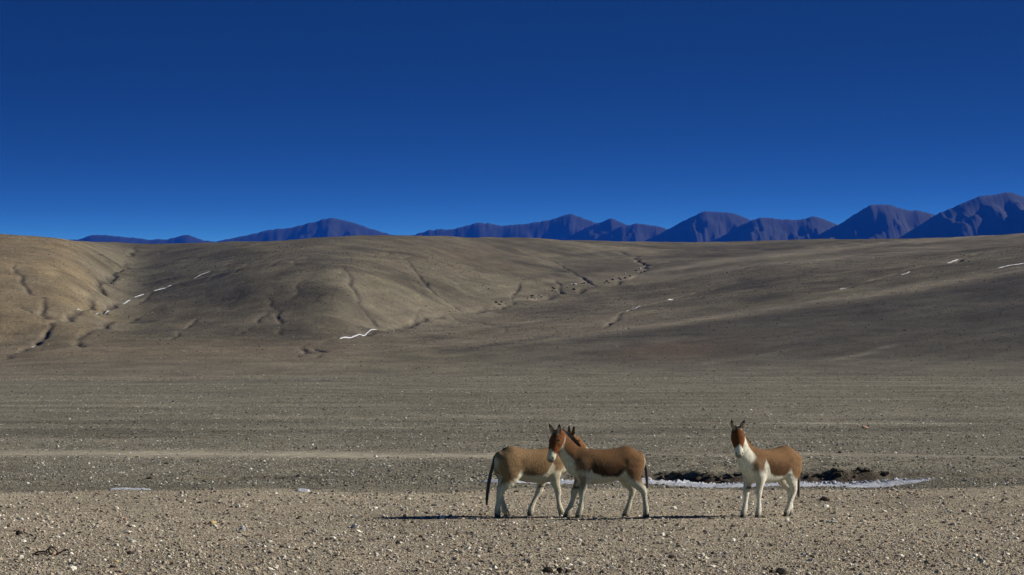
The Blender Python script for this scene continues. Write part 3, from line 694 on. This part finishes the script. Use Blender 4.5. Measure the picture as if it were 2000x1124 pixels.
# ------------------------------------------------------------------ snow
m_snow, t_, n_, l_, b_ = newmat('snow'); tcn = n_.new('ShaderNodeTexCoord'); q = noise_node(n_, l_, 6, 5, .65, tcn.outputs['Object'])
rr = ramp(n_, [(.3, (.28, .32, .39)), (.65, (.52, .54, .58))]); l_(q.outputs[0], rr.inputs[0]); l_(rr.outputs[0], b_.inputs['Base Color']); b_.inputs['Roughness'].default_value = .55
q = noise_node(n_, l_, 14, 5, .7, tcn.outputs['Object']); bp = n_.new('ShaderNodeBump'); bp.inputs['Strength'].default_value = .7; bp.inputs['Distance'].default_value = .05
l_(q.outputs[0], bp.inputs['Height']); l_(bp.outputs[0], b_.inputs['Normal'])

def snow_sheet(name, path, wid, thick, n, m, label, group=None, seed=1, clod=0.0, fr=1.2):
    P = np.array(path, float); s = np.r_[0, np.cumsum(np.hypot(*np.diff(P, axis=0).T))]; t = np.linspace(0, s[-1], n)
    cx = np.interp(t, s, P[:, 0]); cy = np.interp(t, s, P[:, 1]); tx = np.gradient(cx); ty = np.gradient(cy); ln = np.hypot(tx, ty); nx, ny = -ty / ln, tx / ln
    q = t / s[-1]; en = np.minimum(1, np.minimum(q, 1 - q) * 9 + .02) ** .6
    W_ = wid * en * (1 + .45 * fbm(t * fr, t * 0 + seed, 90 + seed, 3))
    vs = np.linspace(-1, 1, m)
    XX = cx[:, None] + nx[:, None] * W_[:, None] * vs; YY = cy[:, None] + ny[:, None] * W_[:, None] * vs
    ZZ = terrain(XX.ravel(), YY.ravel()).reshape(XX.shape)
    prof = np.sqrt(np.maximum(0, 1 - vs ** 2))[None] * en[:, None]
    bump = 1 + .5 * fbm(XX * fr * 2, YY * fr * 1.5, 95 + seed, 3)
    ZZ = ZZ - .03 + prof * (thick + .03) * bump
    if clod: ZZ += clod * prof ** .5 * np.maximum(0, fbm(XX * 13, YY * 3.2, 99 + seed, 4, .8)) * sstep(-.6, .7, vs)[None]
    V = np.stack([XX, YY, ZZ], -1).reshape(-1, 3); I = np.arange(n * m).reshape(n, m)
    F = np.stack([I[:-1, :-1], I[1:, :-1], I[1:, 1:], I[:-1, 1:]], -1).reshape(-1, 4)
    return tag(link(name, mesh_np(name, V, F, True), m_snow), label, 'snow', group)
xs = np.linspace(2.1, 10.6, 40); snow_sheet('snow_strip', [(a, BANK_Y(np.array(a)) - 1.9 - .5 * sstep(8, 10.5, a)) for a in xs], 1.0, .04, 900, 30, 'long bright strip of clumped snow in the ditch behind the lone kiang', seed=3, clod=.15)
snow_sheet('snow_patch', [(a, BANK_Y(np.array(a)) - 2.6) for a in np.linspace(-.6, 2.0, 12)], .7, .05, 90, 10, 'thin broken snow in the ditch behind the legs of the pair', seed=4, clod=.12)
snow_sheet('snow_patch', [(a, FPX * 3 / 251.5) for a in np.linspace(-9.4, -8.35, 8)], .5, .03, 70, 10, 'small tapering snow patch alone on the gravel far from the animals', seed=5, clod=.05)
snow_sheet('snow_patch', [(a, FPX * 3 / 259.5) for a in np.linspace(-4.85, -4.55, 6)], .35, .05, 30, 8, 'tiny snow remnant on the gravel between the tapering patch and the pair', seed=6, clod=.08)
ST = [([(150, 600), (165, 596), (215, 587)], .8), ([(240, 577), (254, 573)], .8), ([(262, 571), (281, 568)], .9), ([(300, 562), (335, 551)], .5), ([(360, 538), (385, 531), (411, 524)], .7),
      ([(58, 665), (78, 658)], .9), ([(645, 658), (690, 653), (745, 643)], .5), ([(1218, 610), (1248, 600), (1280, 590)], .8), ([(1303, 582), (1327, 577)], 1.0), ([(1640, 570), (1655, 566)], 1.1),
      ([(1760, 536), (1778, 531)], .9), ([(1850, 513), (1875, 505)], 1.3), ([(1948, 524), (1975, 518), (2010, 511)], 1.4)]
for i, (p, wd) in enumerate(ST):
    snow_sheet('snow_streak', [at(q_[0], q_[1]) for q_ in p], wd * .22, .12, 60, 6, 'thin white snow streak lying in a hillside gully', 'snow streaks in the hillside gullies', seed=20 + i, fr=.4)

# ------------------------------------------------------------------ stones
def rock_mesh(name, seed, sub=2, flat=.62, rough=.28):
    import bmesh
    bm = bmesh.new(); bmesh.ops.create_icosphere(bm, subdivisions=sub, radius=1.0)
    V = np.array([v.co for v in bm.verts]); F = np.array([[v.index for v in f.verts] for f in bm.faces]); bm.free()
    rg = np.random.default_rng(seed)
    for _ in range(7):                                     # cut facets
        nn = rg.normal(size=3); nn /= np.linalg.norm(nn); o = rg.uniform(.55, .88); s = V @ nn; V -= np.maximum(0, s - o)[:, None] * nn * .9
    V *= 1 + rough * fbm(V[:, 0] * 1.7 + seed, V[:, 1] * 1.7 + V[:, 2] * 1.3, seed, 2)[:, None]
    V *= np.array([1, rg.uniform(.7, .95), flat])
    return mesh_np(name, V, F, False)
def rock_mat(name, inst=False, c=(.3, .25, .2)):
    m, t, n, l, b = newmat(name); tcx = n.new('ShaderNodeTexCoord'); q = noise_node(n, l, 2.2, 5, .7, tcx.outputs['Object'])
    r = ramp(n, [(.3, .7), (.7, 1.3)]); l(q.outputs[0], r.inputs[0])
    if inst:
        a = n.new('ShaderNodeAttribute'); a.attribute_type = 'INSTANCER'; a.attribute_name = 'tint'; src = a.outputs['Color']
    else:
        rgb = n.new('ShaderNodeRGB'); rgb.outputs[0].default_value = tuple(c) + (1,); src = rgb.outputs[0]
    l(mulcol(n, l, src, r.outputs[0]), b.inputs['Base Color']); b.inputs['Roughness'].default_value = .9; b.inputs['Specular IOR Level'].default_value = .2
    return m
TINT = np.array([(.36, .29, .21), (.30, .24, .17), (.22, .175, .125), (.52, .46, .37), (.13, .10, .075), (.30, .19, .13), (.27, .25, .225)])
TP = np.array([.31, .21, .14, .18, .08, .03, .05])

m_inst = rock_mat('pebble_stone', True)
lib = bpy.data.collections.new('pebble_library')
for i in range(6):
    me = rock_mesh('pebble', 400 + i, 1, rng.uniform(.55, .8)); me.materials.append(m_inst); lib.objects.link(bpy.data.objects.new('pebble', me))

def gravel(name, N, ylo, yhi, smin_, smax, power, margin=.2, dark=0.0, grow=0.0, hills=False, TP=TP):
    yy = rng.uniform(ylo, yhi, N); d_ = FPX * CAM_H / (yy - HZ); x_ = rng.uniform(-1, 1, N) * ((.16 + margin * .05) * d_ + 6)
    if hills: d_ = ylo + (yhi - ylo) * rng.uniform(0, 1, N) ** 1.3; x_ = rng.uniform(-.185, .185, N) * d_
    r = smin_ * (1 - rng.uniform(0, 1, N) * (1 - (smin_ / smax) ** power)) ** (-1 / power)
    r = r * (1 + grow * np.maximum(0, d_ - 80)) if not hills else r * d_
    tk = (np.abs(d_ - 99.0 + .12 * x_) < 3.4 - 1.6 * sstep(-4, 6, x_)) & (rng.uniform(0, 1, N) < .94); x_, d_, r = x_[~tk], d_[~tk], r[~tk]; N = len(x_)
    z_ = terrain(x_, d_)
    me = bpy.data.meshes.new(name); me.vertices.add(N); me.vertices.foreach_set('co', np.stack([x_, d_, z_ + r * .12], 1).astype(np.float32).ravel())
    ti = rng.choice(len(TINT), N, p=TP); tc_ = np.clip(TINT[ti] / np.array([.33, .27, .19]) * ground_col(x_, d_, z_) * rng.uniform(.75, 1.2, (N, 1)) * (1 - dark) * (1 + (.75 if hills or grow else .15) * (ti == 3)[:, None]), .02, .75)
    a = me.attributes.new('tint', 'FLOAT_COLOR', 'POINT'); c4_ = np.ones((N, 4), np.float32); c4_[:, :3] = tc_; a.data.foreach_set('color', c4_.ravel())
    a = me.attributes.new('size', 'FLOAT_VECTOR', 'POINT'); sz = np.stack([r * rng.uniform(.8, 1.3, N), r * rng.uniform(.8, 1.2, N), r * rng.uniform(.6, 1.1, N)], 1).astype(np.float32); a.data.foreach_set('vector', sz.ravel())
    a = me.attributes.new('turn', 'FLOAT_VECTOR', 'POINT'); tv = np.stack([rng.normal(0, .25, N), rng.normal(0, .25, N), rng.uniform(0, 6.283, N)], 1).astype(np.float32); a.data.foreach_set('vector', tv.ravel())
    o = link(name, me); ng = bpy.data.node_groups.new(name, 'GeometryNodeTree')
    ng.interface.new_socket('Geometry', in_out='INPUT', socket_type='NodeSocketGeometry'); ng.interface.new_socket('Geometry', in_out='OUTPUT', socket_type='NodeSocketGeometry')
    N_ = ng.nodes; gi = N_.new('NodeGroupInput'); go = N_.new('NodeGroupOutput'); ip = N_.new('GeometryNodeInstanceOnPoints'); ci_ = N_.new('GeometryNodeCollectionInfo')
    ci_.inputs['Collection'].default_value = lib; ci_.inputs['Separate Children'].default_value = True; ci_.inputs['Reset Children'].default_value = True
    def named(nm, ty):
        q = N_.new('GeometryNodeInputNamedAttribute'); q.data_type = ty; q.inputs['Name'].default_value = nm; return q.outputs['Attribute']
    rv = N_.new('FunctionNodeRandomValue'); rv.data_type = 'INT'; rv.inputs[4].default_value = 0; rv.inputs[5].default_value = 5
    e2r = N_.new('FunctionNodeEulerToRotation')
    ng.links.new(gi.outputs[0], ip.inputs['Points']); ng.links.new(ci_.outputs[0], ip.inputs['Instance']); ip.inputs['Pick Instance'].default_value = True
    ng.links.new(rv.outputs[2], ip.inputs['Instance Index']); ng.links.new(named('size', 'FLOAT_VECTOR'), ip.inputs['Scale'])
    ng.links.new(named('turn', 'FLOAT_VECTOR'), e2r.inputs[0]); ng.links.new(e2r.outputs[0], ip.inputs['Rotation']); ng.links.new(ip.outputs[0], go.inputs[0])
    mod = o.modifiers.new('scatter', 'NODES'); mod.node_group = ng
    return tag(o, kind='stuff')
gravel('gravel', 215000, 930, 1180, .010, .07, 2.7)
TP2 = np.array([.27, .18, .15, .28, .05, .02, .05])
gravel('gravel', 170000, 752, 945, .012, .07, 2.9, grow=.0042, TP=TP2)
gravel('hill_gravel', 45000, 380, 950, .00010, .00042, 3.4, hills=True, TP=np.array([.30, .22, .18, .22, .03, .02, .03]))

# larger stones: each a thing of its own
rocks = [rock_mesh('stone', 500 + i, 2, .5 + .06 * (i % 5), .35) for i in range(8)]
cls = {'soil': ((.06, .047, .034), 'bank_soil'), 'dark': ((.045, .035, .028), 'dark_stone'), 'brown': ((.13, .085, .055), 'brown_stone'), 'tan': ((.33, .27, .19), 'tan_stone'), 'white': ((.52, .49, .43), 'white_stone'), 'grey': ((.34, .34, .34), 'grey_stone'), 'red': ((.36, .22, .15), 'red_stone'), 'yellow': ((.42, .34, .17), 'yellow_stone')}
var = {}
for k, (c_, nm) in cls.items():
    mt = rock_mat(nm, False, c_); var[k] = []
    for me in rocks:
        m2 = me.copy(); m2.materials.clear(); m2.materials.append(mt); var[k].append(m2)
def stone(u_, y_, wpx, k, label, group=None, name='stone', i=None, hs__=1.0):
    d_ = FPX * CAM_H / (y_ - HZ); x_ = (u_ - 1000) / FPX * d_; r = wpx / 2 / FPX * d_
    j = int(rng.integers(0, 8)) if i is None else i
    o = bpy.data.objects.new(name, var[k][j]); col.objects.link(o)
    o.location = (x_, d_, gz(x_, d_) + r * .22 * hs__); o.scale = (r, r * rng.uniform(.8, 1.1), r * hs__); o.rotation_euler = (rng.normal(0, .15), rng.normal(0, .15), rng.uniform(0, 6.28))
    return tag(o, label, 'stone', group)
SP = [(40, 1045, 17, 'dark', 'black lump alone on the gravel beyond the dry root'), (257, 1082, 17, 'dark', 'squarish black stone with a sunlit top, near a pale yellow stone'),
      (1069, 1118, 24, 'dark', 'pointed black lump, larger of a close pair on the gravel'), (1094, 1119, 20, 'dark', 'low black lump in the middle of a row of three'), (1110, 1119, 16, 'dark', 'small rounded black lump ending a row of three'),
      (1508, 1118, 16, 'dark', 'small black lump touching a bigger one'), (1526, 1121, 26, 'dark', 'big black lump with a smaller one touching it'),
      (1608, 978, 26, 'brown', 'dark brown wedge-shaped stone behind the lone kiang near the snow'), (475, 1034, 16, 'grey', 'bluish grey rounded stone on the gravel'),
      (695, 1031, 24, 'white', 'broad white quartz stone on open gravel'), (716, 1030, 12, 'white', 'small white stone beside the broad white one'), (649, 1052, 15, 'white', 'white stone with a dark stone at its foot'), (638, 1053, 12, 'dark', 'dark stone leaning on a white stone'),
      (893, 1044, 11, 'brown', 'brown stone casting a thin shadow beside the pair'), (823, 1049, 14, 'brown', 'low brown humped stone on the gravel'), (777, 1063, 14, 'dark', 'jagged dark brown stone lying flat'), (891, 1078, 8, 'dark', 'little dark stone touching a beige one'), (899, 1077, 11, 'tan', 'beige stone with a little dark one at its side'),
      (1690, 836, 14, 'red', 'reddish boulder far out on the plain beyond the ditch'), (1740, 958, 9, 'brown', 'brown stone on the gravel short of the snow tip'), (1902, 906, 14, 'brown', 'brown clod on the plain beyond the ditch'),
      (229, 1098, 14, 'yellow', 'pale yellow stone near a squarish black one'), (85, 1019, 11, 'white', 'long pale stone lying askew on the gravel'), (416, 1024, 18, 'yellow', 'flat yellowish stone almost level with the gravel'),
      (1431, 1056, 14, 'white', 'cream stone below the lone kiang'), (1771, 1098, 11, 'white', 'clean white stone beside a dark twig'), (1560, 1116, 11, 'white', 'white stone next to the big black lump'), (1607, 1117, 12, 'tan', 'light tan stone further along from the big black lump'),
      (1983, 1052, 12, 'white', 'bright pale stone on gravel far beyond the lone kiang'), (1640, 888, 11, 'brown', 'dark clod on the pale track beyond the ditch')]
for u_, y_, wd, k, lb in SP: stone(u_, y_, wd, k, lb, hs__=1.15 if k == 'dark' else 1.0)
LB = {'dark': 'small dark stone scattered on the gravel', 'brown': 'small brown stone scattered on the gravel', 'tan': 'small tan stone scattered on the gravel', 'white': 'small whitish stone scattered on the gravel', 'red': 'small reddish stone scattered on the gravel'}
ks = list(LB); pr = [.30, .24, .28, .12, .06]
for i in range(210):
    k = ks[rng.choice(5, p=pr)]; y_ = rng.uniform(960, 1122); u_ = rng.uniform(4, 1996)
    if 990 < y_ < 1022 and 930 < u_ < 1600: continue
    stone(u_, y_, rng.uniform(5.5, 10), k, LB[k], 'loose %s stones on the gravel' % ('whitish' if k == 'white' else k))
# clods and tufts along the far bank
for i in range(70):
    x_ = rng.uniform(2.4, 9.8) if i < 58 else rng.uniform(-12, 2); y_ = float(BANK_Y(np.array(x_))) + rng.uniform(.0, .5); r = rng.uniform(.04, .10) * (1 if i < 58 else .7)
    o = bpy.data.objects.new('soil_clod', var['soil'][i % 8]); col.objects.link(o); o.location = (x_, y_, gz(x_, y_) + r * .15); o.scale = (r * 1.3, r, r); o.rotation_euler = (rng.normal(0, .3), rng.normal(0, .3), rng.uniform(0, 6.28))
    tag(o, 'dark clod of soil on the crumbling ditch bank', 'clod', 'soil clods along the ditch bank')
for i in range(54):
    cu, cy = [(1120, 562), (1150, 556), (1195, 549), (1215, 545), (1250, 534), (1090, 568), (1035, 584), (985, 592)][i % 8]
    p_ = at(cu + rng.normal(0, 9), cy - 6 + rng.normal(0, 3)); r = rng.uniform(.18, .5)
    o = bpy.data.objects.new('boulder', var['soil' if i % 3 else 'grey'][i % 8]); col.objects.link(o); o.location = (p_[0], p_[1], gz(p_[0], p_[1]) + r * .3); o.scale = (r * rng.uniform(.9, 1.5), r, r * rng.uniform(.8, 1.3)); o.rotation_euler = (rng.normal(0, .3), rng.normal(0, .3), rng.uniform(0, 6.28))
    tag(o, 'grey boulder in the stony gully below the round hill' if i % 3 == 0 else 'dark boulder in the stony gully below the round hill', 'boulder', 'grey gully boulders' if i % 3 == 0 else 'dark gully boulders')
# twisted dry root
def tube(pts, r, n=7):
    P = np.array(pts, float); V = []; F = []
    for k, p in enumerate(P):
        tg = P[min(k + 1, len(P) - 1)] - P[max(k - 1, 0)]; tg /= np.linalg.norm(tg); a = np.cross(tg, [0, 0, 1.0]) + 1e-6; a /= np.linalg.norm(a); b = np.cross(a, tg)
        rr_ = r * (1 - .55 * k / (len(P) - 1))
        for i in range(n): th = i / n * 2 * math.pi; V.append(p + rr_ * (a * math.cos(th) + b * math.sin(th)))
    for k in range(len(P) - 1):
        for i in range(n): F.append((k * n + i, k * n + (i + 1) % n, (k + 1) * n + (i + 1) % n, (k + 1) * n + i))
    return V, F
root_p = (100 - 1000) / FPX * 48.8, 48.8
rx, ry = root_p; rzz = gz(rx, ry); m_root = plainmat('dry_root_bark', (.10, .075, .055), .9, .1, .5, 30)
e = bpy.data.objects.new('dry_root', None); col.objects.link(e); e.location = (rx, ry, rzz); e.empty_display_size = .1
tag(e, 'twisted dry root lying on the gravel, several bent dark branches', 'root')
for pts, r in (([(-.30, 0, .0), (-.2, .05, .05), (-.08, 0, .06), (.02, -.03, .14), (.06, 0, .12)], .018), ([(.0, 0, .0), (-.03, 0, .08), (.02, .05, .13), (.1, .0, .06), (.12, 0, .0)], .02),
               ([(.08, .0, .0), (.16, .03, .05), (.24, 0, .10), (.28, -.02, .04)], .014), ([(-.26, -.05, .0), (-.12, -.06, .03), (0, -.05, .0)], .015), ([(.14, -.04, .0), (.24, -.04, .015), (.32, 0, .0)], .012)):
    V, F = tube(pts, r); me = bpy.data.meshes.new('branch'); me.from_pydata([tuple(v) for v in V], [], F); link('branch', me, m_root, e)
